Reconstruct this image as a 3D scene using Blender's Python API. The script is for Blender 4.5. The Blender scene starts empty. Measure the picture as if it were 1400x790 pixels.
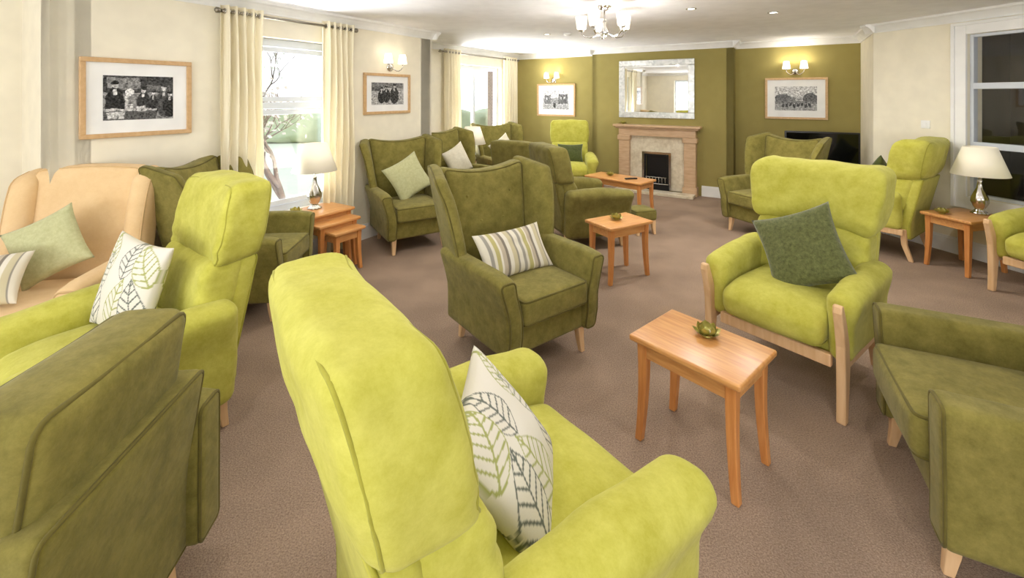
import bpy, bmesh, math, random
from mathutils import Vector, Matrix, noise
random.seed(7)
scene = bpy.context.scene
col = scene.collection
SN, CS = 0.53, 0.848
H = 2.43
FPX = 610.0

def lin(c):
    c = c/255.0
    return c/12.92 if c <= 0.04045 else ((c+0.055)/1.055)**2.4
def rgb(r, g, b): return (lin(r), lin(g), lin(b), 1.0)
def sm(a, b, x):
    t = (x-a)/(b-a); t = max(0.0, min(1.0, t)); return t*t*(3-2*t)
def R(u, v): return (u*SN+v*CS, u*CS-v*SN)

# ---------------------------------------------------------------- materials
def new_mat(name):
    m = bpy.data.materials.new(name); m.use_nodes = True
    nt = m.node_tree; b = nt.nodes['Principled BSDF']
    return m, nt, b
def noise_mix(nt, b, c1, c2, scale, detail=3, stretch=None, lo=0.35, hi=0.65, rough=0.5):
    tc = nt.nodes.new('ShaderNodeTexCoord'); mp = nt.nodes.new('ShaderNodeMapping')
    nz = nt.nodes.new('ShaderNodeTexNoise'); cr = nt.nodes.new('ShaderNodeValToRGB')
    nt.links.new(tc.outputs['Object'], mp.inputs['Vector']); nt.links.new(mp.outputs['Vector'], nz.inputs['Vector'])
    if stretch: mp.inputs['Scale'].default_value = stretch
    nz.inputs['Scale'].default_value = scale; nz.inputs['Detail'].default_value = detail; nz.inputs['Roughness'].default_value = rough
    cr.color_ramp.elements[0].position = lo; cr.color_ramp.elements[0].color = c1
    cr.color_ramp.elements[1].position = hi; cr.color_ramp.elements[1].color = c2
    nt.links.new(nz.outputs['Fac'], cr.inputs['Fac']); nt.links.new(cr.outputs['Color'], b.inputs['Base Color'])
    return tc, nz
def add_bump(nt, b, scale, strength, dist=0.002, detail=2):
    tc = nt.nodes.new('ShaderNodeTexCoord')
    nz = nt.nodes.new('ShaderNodeTexNoise'); nz.inputs['Scale'].default_value = scale; nz.inputs['Detail'].default_value = detail
    bp = nt.nodes.new('ShaderNodeBump'); bp.inputs['Strength'].default_value = strength; bp.inputs['Distance'].default_value = dist
    nt.links.new(tc.outputs['Object'], nz.inputs['Vector'])
    nt.links.new(nz.outputs['Fac'], bp.inputs['Height']); nt.links.new(bp.outputs['Normal'], b.inputs['Normal'])
def fabric(name, c1, c2, scale=9, sheen=0.12, rough=0.9, bump=0.35):
    m, nt, b = new_mat(name)
    noise_mix(nt, b, c1, c2, scale, 10, lo=0.34, hi=0.66, rough=0.78)
    b.inputs['Roughness'].default_value = rough
    b.inputs['Sheen Weight'].default_value = sheen
    b.inputs['Specular IOR Level'].default_value = 0.12
    add_bump(nt, b, 16, bump, 0.010, 6)
    return m
def plain(name, c, rough=0.5, metal=0.0, spec=0.5, bump=None):
    m, nt, b = new_mat(name)
    c2 = tuple(min(1, x*1.06) for x in c[:3])+(1,)
    noise_mix(nt, b, c, c2, 6, 2)
    b.inputs['Roughness'].default_value = rough; b.inputs['Metallic'].default_value = metal
    b.inputs['Specular IOR Level'].default_value = spec
    if bump: add_bump(nt, b, bump[0], bump[1], bump[2])
    return m
def wood(name, c1, c2, stretch=(3, 40, 40), rough=0.38):
    m, nt, b = new_mat(name)
    noise_mix(nt, b, c1, c2, 1.6, 5, stretch=stretch, lo=0.3, hi=0.7)
    b.inputs['Roughness'].default_value = rough
    return m
def emis(name, c, s):
    m, nt, b = new_mat(name)
    b.inputs['Base Color'].default_value = c
    b.inputs['Emission Color'].default_value = c; b.inputs['Emission Strength'].default_value = s
    return m
def vcol(name, rough=0.85, bump=True):
    m, nt, b = new_mat(name)
    a = nt.nodes.new('ShaderNodeAttribute'); a.attribute_name = 'Col'
    nt.links.new(a.outputs['Color'], b.inputs['Base Color']); b.inputs['Roughness'].default_value = rough
    b.inputs['Specular IOR Level'].default_value = 0.2
    if bump: add_bump(nt, b, 180, 0.2, 0.002)
    return m

M = {}
M['lime'] = fabric('lime_suede', rgb(176, 172, 66), rgb(204, 200, 98), 9)
M['olive'] = fabric('olive_suede', rgb(108, 101, 46), rgb(142, 132, 70), 11)
M['olive_dark'] = fabric('dark_olive_suede', rgb(104, 97, 46), rgb(132, 123, 66), 11)
M['lime_pipe'] = fabric('lime_piping', rgb(156, 152, 56), rgb(174, 170, 72), 7)
M['olive_pipe'] = fabric('olive_piping', rgb(92, 84, 38), rgb(108, 99, 48), 7)
M['peach'] = fabric('peach_suede', rgb(224, 190, 142), rgb(234, 204, 158), 6, 0.1)
M['peach_pipe'] = fabric('peach_piping', rgb(206, 172, 124), rgb(216, 184, 138), 6, 0.1)
M['beech'] = wood('beech_wood', rgb(216, 174, 126), rgb(230, 194, 150), (30, 30, 3))
M['oak'] = wood('orange_wood', rgb(196, 134, 76), rgb(220, 164, 100), (4, 40, 40), 0.3)
M['oak_leg'] = wood('orange_wood_legs', rgb(194, 124, 64), rgb(216, 150, 86), (40, 40, 4), 0.35)
M['mantel'] = wood('mantel_wood', rgb(190, 156, 122), rgb(210, 180, 146), (4, 4, 20), 0.4)
M['frame'] = wood('picture_frame_wood', rgb(196, 158, 110), rgb(212, 176, 130), (20, 20, 20), 0.4)
M['cream'] = plain('cream_wall_paint', rgb(237, 230, 210), 0.9, spec=0.1, bump=(60, 0.05, 0.002))
M['greenwall'] = plain('olive_wall_paint', rgb(156, 144, 88), 0.9, spec=0.1, bump=(60, 0.05, 0.002))
M['ceil'] = plain('ceiling_paint', rgb(242, 242, 245), 0.9, spec=0.1, bump=(50, 0.04, 0.002))
M['white'] = plain('white_gloss_trim', rgb(238, 238, 236), 0.4)
M['upvc'] = plain('white_window_plastic', rgb(206, 212, 220), 0.3)
M['chrome'] = plain('chrome', rgb(205, 205, 205), 0.15, 1.0)
M['steel'] = plain('brushed_steel', rgb(205, 202, 196), 0.22, 1.0)
M['black'] = plain('black_plastic', rgb(14, 14, 16), 0.35)
M['screen'] = plain('black_screen', rgb(6, 6, 8), 0.08)
M['coal'] = plain('coal', rgb(28, 26, 26), 0.9, bump=(40, 0.6, 0.01))
M['shade'] = emis('cream_lamp_shade', rgb(246, 238, 216), 0.2)
M['litshade'] = emis('lit_glass_shade', rgb(255, 244, 226), 1.6)
M['downlight'] = emis('lit_downlight', rgb(255, 250, 240), 6.0)
M['bark'] = plain('bark', rgb(120, 106, 98), 0.9)
M['leafout'] = plain('outdoor_leaves', rgb(178, 188, 156), 0.9)  # green paled, outdoor haze and glare put into the leaf colour
M['blossom'] = plain('blossom', rgb(205, 198, 190), 0.9)
M['grass'] = plain('bounce_pale_lawn', rgb(202, 206, 188), 0.95, spec=0.1)  # lawn colour paled to throw more daylight onto the ceiling
M['roof'] = plain('roof_tiles', rgb(120, 104, 96), 0.9)
M['brass'] = plain('gold_green_metal', rgb(182, 174, 96), 0.3, 0.6)
M['wax'] = plain('candle_wax', rgb(240, 236, 220), 0.5)
M['vcolcloth'] = vcol('printed_cotton')
M['print'] = vcol('photographic_print', 0.3, False)
M['sage'] = fabric('sage_cushion', rgb(178, 178, 132), rgb(200, 200, 156), 40, 0.2, bump=0.4)
M['chenille'] = fabric('green_chenille', rgb(74, 80, 46), rgb(118, 122, 76), 55, 0.3, bump=0.7)
M['darkcush'] = fabric('dark_green_cushion', rgb(66, 74, 40), rgb(88, 96, 54), 30, 0.3)
M['offwhite'] = fabric('off_white_cushion', rgb(206, 200, 178), rgb(222, 216, 196), 30, 0.2)
M['darkroom'] = plain('dark_room', rgb(30, 28, 28), 0.8)  # near-black colour stands in for the shade inside unlit rooms
M['brown'] = plain('brown_post', rgb(74, 54, 44), 0.6)
M['fabricpole'] = plain('pole_metal', rgb(140, 134, 122), 0.3, 1.0)

m, nt, b = new_mat('cream_curtain')
noise_mix(nt, b, rgb(238, 228, 198), rgb(246, 238, 212), 5, 2, stretch=(20, 20, 1))
b.inputs['Roughness'].default_value = 0.85; b.inputs['Sheen Weight'].default_value = 0.2
trl = nt.nodes.new('ShaderNodeBsdfTranslucent'); trl.inputs['Color'].default_value = rgb(246, 236, 205)
mxs = nt.nodes.new('ShaderNodeMixShader'); mxs.inputs[0].default_value = 0.08
nt.links.new(b.outputs[0], mxs.inputs[1]); nt.links.new(trl.outputs[0], mxs.inputs[2]); nt.links.new(mxs.outputs[0], nt.nodes['Material Output'].inputs['Surface'])
M['curtain'] = m
m, nt, b = new_mat('brown_carpet')
tc, nz = noise_mix(nt, b, rgb(106, 86, 72), rgb(196, 172, 152), 150, 4, lo=0.3, hi=0.7, rough=0.9)
b.inputs['Roughness'].default_value = 1.0; b.inputs['Specular IOR Level'].default_value = 0.05
n2 = nt.nodes.new('ShaderNodeTexNoise'); n2.inputs['Scale'].default_value = 2.2; n2.inputs['Detail'].default_value = 4
nt.links.new(tc.outputs['Object'], n2.inputs['Vector'])
mx = nt.nodes.new('ShaderNodeMix'); mx.data_type = 'RGBA'; mx.blend_type = 'MULTIPLY'; mx.inputs[0].default_value = 1.0
cr2 = nt.nodes.new('ShaderNodeValToRGB'); cr2.color_ramp.elements[0].color = (0.80, 0.80, 0.79, 1); cr2.color_ramp.elements[1].color = (1.05, 1.04, 1.02, 1)
cr2.color_ramp.elements[0].position = 0.35; cr2.color_ramp.elements[1].position = 0.65
nt.links.new(n2.outputs['Fac'], cr2.inputs['Fac'])
src = b.inputs['Base Color'].links[0].from_socket
nt.links.new(src, mx.inputs[6]); nt.links.new(cr2.outputs['Color'], mx.inputs[7]); nt.links.new(mx.outputs[2], b.inputs['Base Color'])
add_bump(nt, b, 190, 0.7, 0.006)
M['carpet'] = m
m, nt, b = new_mat('cream_marble')
noise_mix(nt, b, rgb(200, 186, 160), rgb(228, 218, 196), 9, 8, lo=0.35, hi=0.6, rough=0.7); b.inputs['Roughness'].default_value = 0.2
M['marble'] = m
m, nt, b = new_mat('dull_brick')
tc = nt.nodes.new('ShaderNodeTexCoord'); br = nt.nodes.new('ShaderNodeTexBrick'); mp = nt.nodes.new('ShaderNodeMapping')
mp.inputs['Rotation'].default_value = (math.pi/2, 0, 0)
br.inputs['Color1'].default_value = rgb(112, 88, 76); br.inputs['Color2'].default_value = rgb(126, 100, 86); br.inputs['Mortar'].default_value = rgb(148, 138, 128)
br.inputs['Scale'].default_value = 4.5
nt.links.new(tc.outputs['Object'], mp.inputs['Vector']); nt.links.new(mp.outputs['Vector'], br.inputs['Vector']); nt.links.new(br.outputs['Color'], b.inputs['Base Color'])
M['brick'] = m
m = bpy.data.materials.new('window_glass'); m.use_nodes = True; nt = m.node_tree; nt.nodes.remove(nt.nodes['Principled BSDF'])
tr = nt.nodes.new('ShaderNodeBsdfTransparent'); gl = nt.nodes.new('ShaderNodeBsdfGlossy'); gl.inputs['Roughness'].default_value = 0.02
ms = nt.nodes.new('ShaderNodeMixShader'); ms.inputs[0].default_value = 0.05
nt.links.new(tr.outputs[0], ms.inputs[1]); nt.links.new(gl.outputs[0], ms.inputs[2]); nt.links.new(ms.outputs[0], nt.nodes['Material Output'].inputs['Surface'])
M['glass'] = m
m, nt, b = new_mat('mirror_glass'); b.inputs['Base Color'].default_value = (0.92, 0.93, 0.92, 1); b.inputs['Metallic'].default_value = 1; b.inputs['Roughness'].default_value = 0.02
M['mirror'] = m
m, nt, b = new_mat('mosaic_mirror_frame')
tc = nt.nodes.new('ShaderNodeTexCoord'); vo = nt.nodes.new('ShaderNodeTexVoronoi'); vo.inputs['Scale'].default_value = 28
cr = nt.nodes.new('ShaderNodeValToRGB'); cr.color_ramp.elements[0].color = rgb(196, 200, 200); cr.color_ramp.elements[1].color = rgb(240, 242, 240)
nt.links.new(tc.outputs['Object'], vo.inputs['Vector']); nt.links.new(vo.outputs['Color'], cr.inputs['Fac']); nt.links.new(cr.outputs['Color'], b.inputs['Base Color'])
b.inputs['Metallic'].default_value = 0.3; b.inputs['Roughness'].default_value = 0.25
M['mosaic'] = m

# ---------------------------------------------------------------- helpers
def mk(name, bm, mat, parent=None, smooth=True, bevel=0, kind=None):
    bmesh.ops.recalc_face_normals(bm, faces=bm.faces[:])
    me = bpy.data.meshes.new(name); bm.to_mesh(me); bm.free()
    if smooth:
        for p in me.polygons: p.use_smooth = True
    me.materials.append(mat)
    o = bpy.data.objects.new(name, me); col.objects.link(o)
    if parent: o.parent = parent
    if bevel:
        md = o.modifiers.new('Bevel', 'BEVEL'); md.width = bevel; md.segments = 2; md.limit_method = 'ANGLE'
    if kind: o['kind'] = kind
    return o
def thing(name, label, cat, loc=(0, 0, 0), rotz=0.0, group=None, kind=None):
    o = bpy.data.objects.new(name, None); col.objects.link(o); o.empty_display_size = 0.1
    o.location = loc; o.rotation_euler = (0, 0, rotz)
    if kind: o['kind'] = kind
    else:
        o['label'] = label; o['category'] = cat
    if group: o['group'] = group
    return o
def tag(o, label, cat, group=None):
    o['label'] = label; o['category'] = cat
    if group: o['group'] = group
    return o
def box(bm, x0, x1, y0, y1, z0, z1, T=None):
    vs = []
    for x, y, z in ((x0,y0,z0),(x1,y0,z0),(x1,y1,z0),(x0,y1,z0),(x0,y0,z1),(x1,y0,z1),(x1,y1,z1),(x0,y1,z1)):
        p = (x, y, z)
        if T: p = T(*p)
        vs.append(bm.verts.new(p))
    for f in ((0,3,2,1),(4,5,6,7),(0,1,5,4),(1,2,6,5),(2,3,7,6),(3,0,4,7)):
        bm.faces.new([vs[i] for i in f])
def soft(bm, size, r, loc=(0,0,0), n=(6,6,6), puff=(0,0,0), fn=None, steps=3):
    a = [s/2 for s in size]; r = min(r, min(a)*0.98)
    ax = []
    for k in range(3):
        L = []
        for i in range(steps): L.append(-a[k]+r*(1-math.tan((1-i/steps)*math.pi/4)))
        inner = a[k]-r
        for i in range(n[k]+1): L.append(-inner+2*inner*i/n[k])
        for i in range(steps): L.append(a[k]-r*(1-math.tan(((i+1)/steps)*math.pi/4)))
        ax.append(L)
    cache = {}
    def V(i, j, k):
        key = (i, j, k)
        if key in cache: return cache[key]
        p = [ax[0][i], ax[1][j], ax[2][k]]
        q = [max(-(a[t]-r), min(a[t]-r, p[t])) for t in range(3)]
        d = [p[t]-q[t] for t in range(3)]
        L = math.sqrt(sum(x*x for x in d)) or 1
        o = [q[t]+d[t]/L*r for t in range(3)]
        w = [1-(o[t]/a[t])**2 for t in range(3)]
        o2 = list(o)
        for t in range(3):
            if puff[t]:
                o2[t] += o[t]/a[t]*puff[t]*max(0, w[(t+1)%3])**0.6*max(0, w[(t+2)%3])**0.6
        x, y, z = (o2[t]+loc[t] for t in range(3))
        if fn: x, y, z = fn(x, y, z)
        v = bm.verts.new((x, y, z)); cache[key] = v
        return v
    N = [len(ax[t])-1 for t in range(3)]
    for k in (0, N[2]):
        for i in range(N[0]):
            for j in range(N[1]): bm.faces.new((V(i,j,k),V(i+1,j,k),V(i+1,j+1,k),V(i,j+1,k)))
    for j in (0, N[1]):
        for i in range(N[0]):
            for k in range(N[2]): bm.faces.new((V(i,j,k),V(i+1,j,k),V(i+1,j,k+1),V(i,j,k+1)))
    for i in (0, N[0]):
        for j in range(N[1]):
            for k in range(N[2]): bm.faces.new((V(i,j,k),V(i,j+1,k),V(i,j+1,k+1),V(i,j,k+1)))
    return bm
def tube(bm, pts, r, sides=8, closed=False, radii=None):
    pts = [Vector(p) for p in pts]; n = len(pts); rings = []
    up = None
    for i, p in enumerate(pts):
        if closed: t = pts[(i+1) % n]-pts[i-1]
        else: t = pts[min(i+1, n-1)]-pts[max(i-1, 0)]
        if t.length < 1e-9: t = Vector((0,0,1))
        t.normalize()
        if up is None:
            up = Vector((0,0,1)) if abs(t.z) < 0.9 else Vector((1,0,0))
        sd = t.cross(up)
        if sd.length < 1e-4: sd = t.cross(Vector((0.3,1,0.2)))
        sd.normalize(); up = sd.cross(t).normalized()
        rr = radii[i] if radii else r
        rings.append([bm.verts.new(p+sd*rr*math.cos(2*math.pi*k/sides)+up*rr*math.sin(2*math.pi*k/sides)) for k in range(sides)])
    m = n if closed else n-1
    for i in range(m):
        A, B = rings[i], rings[(i+1) % n]
        for k in range(sides): bm.faces.new((A[k], A[(k+1)%sides], B[(k+1)%sides], B[k]))
    if not closed:
        bm.faces.new(rings[0][::-1]); bm.faces.new(rings[-1])
    return bm
def lathe(bm, prof, seg=28, loc=(0,0,0), flute=0, cap=True, twist=0):
    rings = []
    for r, z in prof:
        ring = []
        for k in range(seg):
            a = 2*math.pi*k/seg
            rr = r*(1+flute*math.cos(a*8+twist*z))
            ring.append(bm.verts.new((loc[0]+rr*math.cos(a), loc[1]+rr*math.sin(a), loc[2]+z)))
        rings.append(ring)
    for i in range(len(rings)-1):
        for k in range(seg): bm.faces.new((rings[i][k], rings[i][(k+1)%seg], rings[i+1][(k+1)%seg], rings[i+1][k]))
    if cap:
        bm.faces.new(rings[0][::-1]); bm.faces.new(rings[-1])
    return bm
def pipe_loop(bm, size, r, loc, axis, sign, fn, pr=0.006):
    a = [s/2 for s in size]; r = min(r, min(a)*0.98)
    i, j = [t for t in range(3) if t != axis]
    pts = []; rc = r*0.73
    A, B = a[i]-r, a[j]-r
    corners = [(A, B, 0), (-A, B, 90), (-A, -B, 180), (A, -B, 270)]
    for c in range(4):
        cx, cy, a0 = corners[c]
        for s in range(4):
            an = math.radians(a0+30*s)
            pts.append((cx+rc*math.cos(an), cy+rc*math.sin(an)))
        nx, ny, _ = corners[(c+1) % 4]
        an = math.radians(a0+90)
        p0 = (cx+rc*math.cos(an), cy+rc*math.sin(an)); p1 = (nx+rc*math.cos(an), ny+rc*math.sin(an))
        for s in range(1, 9): pts.append((p0[0]+(p1[0]-p0[0])*s/9, p0[1]+(p1[1]-p0[1])*s/9))
    out = []
    for p in pts:
        q = [0, 0, 0]; q[i] = p[0]; q[j] = p[1]; q[axis] = sign*(a[axis]-r+rc)
        x, y, z = (q[t]+loc[t] for t in range(3))
        if fn: x, y, z = fn(x, y, z)
        out.append((x, y, z))
    tube(bm, out, pr, 6, True)
def column(bm, secs):
    rings = []
    for x, y, z, hx, hy in secs:
        rings.append([bm.verts.new(p) for p in ((x-hx,y-hy,z),(x+hx,y-hy,z),(x+hx,y+hy,z),(x-hx,y+hy,z))])
    for i in range(len(rings)-1):
        for k in range(4): bm.faces.new((rings[i][k], rings[i][(k+1)%4], rings[i+1][(k+1)%4], rings[i+1][k]))
    bm.faces.new(rings[0][::-1]); bm.faces.new(rings[-1])
    return bm
def wr(x, y, z, amp, k=7.0, seed=0.0):
    v = noise.noise_vector(Vector((x*k+seed, y*k, z*k)))
    return x+v.x*amp, y+v.y*amp, z+v.z*amp
def copy_tree(o, parent=None, skip=()):
    c = o.copy(); col.objects.link(c)
    if parent: c.parent = parent
    for ch in [k for k in bpy.data.objects if k.parent == o]:
        if ch.name.split('.')[0] in skip: continue
        copy_tree(ch, c, skip)
    return c

# ---------------------------------------------------------------- room shell
cornA = R(-2.2, -4.7); B1 = R(0.855, -4.7); B2 = R(0.855, -4.03); B3 = R(4.44, -4.03); B4 = R(4.44, -4.8)
B5 = R(7.9, -4.8); B6 = R(7.9, -3.04); B7 = R(7.6, -3.04); B8 = R(7.6, -0.745); B9 = R(7.9, -0.745)
B10 = R(7.9, 0.83); B11 = (4.287, 5.293); B12 = (5.6+0.25, -1.0); B13 = R(-2.2, 2.5)
poly = [cornA, B1, B2, B3, B4, B5, B6, B7, B8, B9, B10, B11, B12, B13]
names = ['left_near', 'left_return', 'left', 'left_step', 'left_far', 'back_left', 'breast_left_side', 'chimney_breast', 'breast_right_side', 'back_right', 'right_return', 'right', 'rear_right', 'rear']
g = M['greenwall']; c = M['cream']
wm = [c, c, c, c, c, g, g, g, g, g, c, c, c, c]
W1 = (2.0-0.855, 3.0-0.855, 0.48, 2.13)
W2 = (5.75-4.44, 7.3-4.44, 0.48, 2.13)
W3 = (0.907, 2.9, 0.60, 2.20)
RW = [(0.8, 3.0, 0.4, 2.15), (4.0, 6.2, 0.4, 2.15)]  # openings of the unseen rear windows, added for soft front light
ops = {2: [W1], 4: [W2], 11: [W3], 12: [(1.2, 4.0, 0.4, 2.15)], 13: RW}
def frame_of(i):
    p0 = Vector(poly[i]); p1 = Vector(poly[(i+1) % len(poly)]); d = (p1-p0); L = d.length; d.normalize()
    n = Vector((-d.y, d.x))
    return p0, d, n, L
def TF(i):
    p0, d, n, L = frame_of(i)
    return lambda s, t, z: (p0.x+d.x*s+n.x*t, p0.y+d.y*s+n.y*t, z)
N = len(poly)
def turn(i):
    _, d0, _, _ = frame_of((i-1) % N); _, d1, _, _ = frame_of(i)
    return d0.x*d1.y-d0.y*d1.x
for i in range(N):
    p0, d, n, L = frame_of(i); T = TF(i); bm = bmesh.new(); s = 0; th = 0.2 if i not in (6, 8) else 0.1
    for (a, b_, z0, z1) in sorted(ops.get(i, [])):
        box(bm, s, a, 0, th, 0, H, T); box(bm, a, b_, 0, th, 0, z0, T); box(bm, a, b_, 0, th, z1, H, T); s = b_
    box(bm, s, L, 0, th, 0, H, T)
    mk('wall_'+names[i], bm, wm[i], smooth=False, kind='structure')
    e0 = 1 if turn(i) > 0 else 0; e1 = 1 if turn((i+1) % N) > 0 else 0
    segs = [(-0.018*e0, L+0.018*e1)]
    if i == 7: segs = [(-0.018, 0.46), (1.84, L+0.018)]
    bm = bmesh.new()
    for a, b_ in segs:
        box(bm, a, b_, -0.018, 0.0, 0.0, 0.145, T); box(bm, a, b_, -0.010, 0.0, 0.145, 0.165, T)
    mk('baseboard_'+names[i], bm, M['white'], smooth=False, kind='structure')
    prof = [(0, H-0.10), (-0.014, H-0.10), (-0.018, H-0.085), (-0.035, H-0.06), (-0.06, H-0.032), (-0.085, H-0.02), (-0.09, H), (0, H)]
    bm = bmesh.new(); r0 = [bm.verts.new(T(-0.09*e0, t, z)) for t, z in prof]; r1 = [bm.verts.new(T(L+0.09*e1, t, z)) for t, z in prof]
    for k in range(len(prof)): bm.faces.new((r0[k], r0[(k+1)%len(prof)], r1[(k+1)%len(prof)], r1[k]))
    bm.faces.new(r0[::-1]); bm.faces.new(r1)
    mk('trim_%d' % (i+1), bm, M['white'], smooth=False, kind='structure')
def slab(name, z0, z1, mat):
    bm = bmesh.new()
    big = []
    for i in range(N):
        _, d0, n0, _ = frame_of((i-1) % N); _, d1, n1, _ = frame_of(i)
        big.append((poly[i][0]+(n0.x+n1.x)*0.15, poly[i][1]+(n0.y+n1.y)*0.15))
    a = [bm.verts.new((x, y, z0)) for x, y in big]; b_ = [bm.verts.new((x, y, z1)) for x, y in big]
    bm.faces.new(a); bm.faces.new(b_[::-1])
    for i in range(N): bm.faces.new((a[i], a[(i+1)%N], b_[(i+1)%N], b_[i]))
    mk(name, bm, mat, smooth=False, kind='structure')
slab('floor', -0.12, 0.0, M['carpet']); slab('ceiling', H, H+0.12, M['ceil'])

def window(num, i, op, mulls=(), trans=(), casing=False, fw=0.055, t0=0.10, glass='glass', sill=True):
    T = TF(i); s0, s1, z0, z1 = op
    w = thing('window_%d' % num, '', '', kind='structure')
    bm = bmesh.new()
    box(bm, s0, s0+fw, t0, t0+0.06, z0, z1, T); box(bm, s1-fw, s1, t0, t0+0.06, z0, z1, T)
    box(bm, s0+fw, s1-fw, t0, t0+0.06, z0, z0+fw, T); box(bm, s0+fw, s1-fw, t0, t0+0.06, z1-fw, z1, T)
    mk('window_frame', bm, M['upvc'], w, False, 0.004)
    ms = [s0+fw]+[x for m_ in mulls for x in (m_-0.03, m_+0.03)]+[s1-fw]
    bm = bmesh.new(); any_ = False
    for m_ in mulls: box(bm, m_-0.03, m_+0.03, t0-0.005, t0+0.055, z0+fw, z1-fw, T); any_ = True
    for t_ in trans:
        for k in range(0, len(ms), 2): box(bm, ms[k], ms[k+1], t0-0.005, t0+0.055, t_-0.03, t_+0.03, T); any_ = True
    if any_: mk('glazing_bar', bm, M['upvc'], w, False, 0.004)
    else: bm.free()
    bm = bmesh.new(); box(bm, s0+fw, s1-fw, t0+0.025, t0+0.031, z0+fw, z1-fw, T)
    mk('pane', bm, M[glass], w, False)
    if sill:
        bm = bmesh.new(); box(bm, s0-0.04, s1+0.04, -0.05, 0.0, z0-0.03, z0+0.002, T); box(bm, s0, s1, 0.0, t0, z0-0.0, z0+0.012, T)
        mk('window_sill', bm, M['white'], w, False, 0.005)
    if casing:
        bm = bmesh.new(); k = 0.12
        box(bm, s0-k, s0, -0.025, 0, z0-k, z1+k, T); box(bm, s1, s1+k, -0.025, 0, z0-k, z1+k, T)
        box(bm, s0, s1, -0.025, 0, z1, z1+k, T); box(bm, s0, s1, -0.03, 0, z0-k, z0, T)
        box(bm, s0-k, s0-k+0.03, -0.04, -0.025, z0-k, z1+k, T); box(bm, s0-k+0.03, s1+k, -0.04, -0.025, z1+k-0.03, z1+k, T)
        mk('casing', bm, M['white'], w, False, 0.004)
    return w
w1 = window(1, 2, W1, trans=(1.50,), fw=0.075)
T = TF(2)
bm = bmesh.new()
for z0, z1 in ((1.54, 2.05), (0.56, 1.46)):
    a, b_ = W1[0]+0.08, W1[1]-0.08
    box(bm, a, a+0.045, 0.085, 0.1, z0, z1, T); box(bm, b_-0.045, b_, 0.085, 0.1, z0, z1, T); box(bm, a+0.045, b_-0.045, 0.085, 0.1, z0, z0+0.045, T); box(bm, a+0.045, b_-0.045, 0.085, 0.1, z1-0.045, z1, T)
mk('sash', bm, M['upvc'], w1, False, 0.003)
bm = bmesh.new(); box(bm, W1[1]-0.11, W1[1]-0.085, 0.06, 0.085, 1.02, 1.16, T)
mk('window_handle', bm, M['chrome'], w1, False, 0.003)
window(2, 4, W2, mulls=((W2[0]+0.78),), fw=0.07)
window(3, 11, W3, mulls=(W3[0]+1.0,), trans=(1.69, 1.11), casing=True, fw=0.03, t0=0.03, sill=False)
for k, op in enumerate(RW): window(4+k, 13, op, mulls=((op[0]+op[1])/2,))  # rear windows out of view, added to let fill daylight in
window(6, 12, ops[12][0], mulls=(2.6,))  # another unseen window, added for fill from behind the camera
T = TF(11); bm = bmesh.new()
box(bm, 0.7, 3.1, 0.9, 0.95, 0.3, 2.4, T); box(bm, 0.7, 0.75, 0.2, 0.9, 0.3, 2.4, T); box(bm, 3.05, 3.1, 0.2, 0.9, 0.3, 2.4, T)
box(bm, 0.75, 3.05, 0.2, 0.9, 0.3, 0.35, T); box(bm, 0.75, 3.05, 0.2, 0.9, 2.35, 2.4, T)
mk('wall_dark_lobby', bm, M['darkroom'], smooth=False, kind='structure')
bm = bmesh.new(); box(bm, 1.28, 1.38, 0.45, 0.55, 0.35, 2.35, T)
mk('trim_20', bm, M['brown'], smooth=False, kind='structure')

# ---------------------------------------------------------------- placing helpers
def on_wall(px, py, i):
    p0, d, n, L = frame_of(i)
    k = (px-700)/FPX
    s = (k*p0.y-p0.x)/(d.x-k*d.y)
    x, y = p0.x+d.x*s, p0.y+d.y*s
    return x, y, 1.6+(130-py)*y/FPX, s
def wall_rot(i):
    p0, d, n, L = frame_of(i)
    return math.atan2(-n.y, -n.x)+math.pi/2
# ---------------------------------------------------------------- framed photographs
def shapes_paint(shapes, base, seed, grain=0.1):
    def f(x, y):
        v = base(x, y) if callable(base) else base
        jx = x+0.02*noise.noise(Vector((x*9, y*9, seed+3))); jy = y+0.03*noise.noise(Vector((x*9, y*9, seed+7)))
        for s in shapes:
            if s[0] == 'e':
                if ((jx-s[1])/s[3])**2+((jy-s[2])/s[4])**2 < 1: v = s[5]
            else:
                if s[1] < jx < s[3] and s[2] < jy < s[4]: v = s[5]
        v *= 1+0.8*noise.noise(Vector((x*18+seed, y*14, seed)))+0.9*noise.noise(Vector((x*48, y*36+seed, seed)))
        v += grain*0.6*noise.noise(Vector((x*30+seed, y*26, seed)))
        return max(0.01, min(1, v))
    return f
def people(spec):
    out = []
    for x, y, h, dark, face in spec:
        out += [('e', x, y-h*0.30, h*0.14, h*0.38, dark), ('e', x, y+h*0.12, h*0.045, h*0.085, face), ('e', x, y+h*0.19, h*0.06, h*0.045, dark*0.6), ('r', x-h*0.03, y-h*0.1, x+h*0.02, y+h*0.02, min(1, face*1.2))]
    return out
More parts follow.
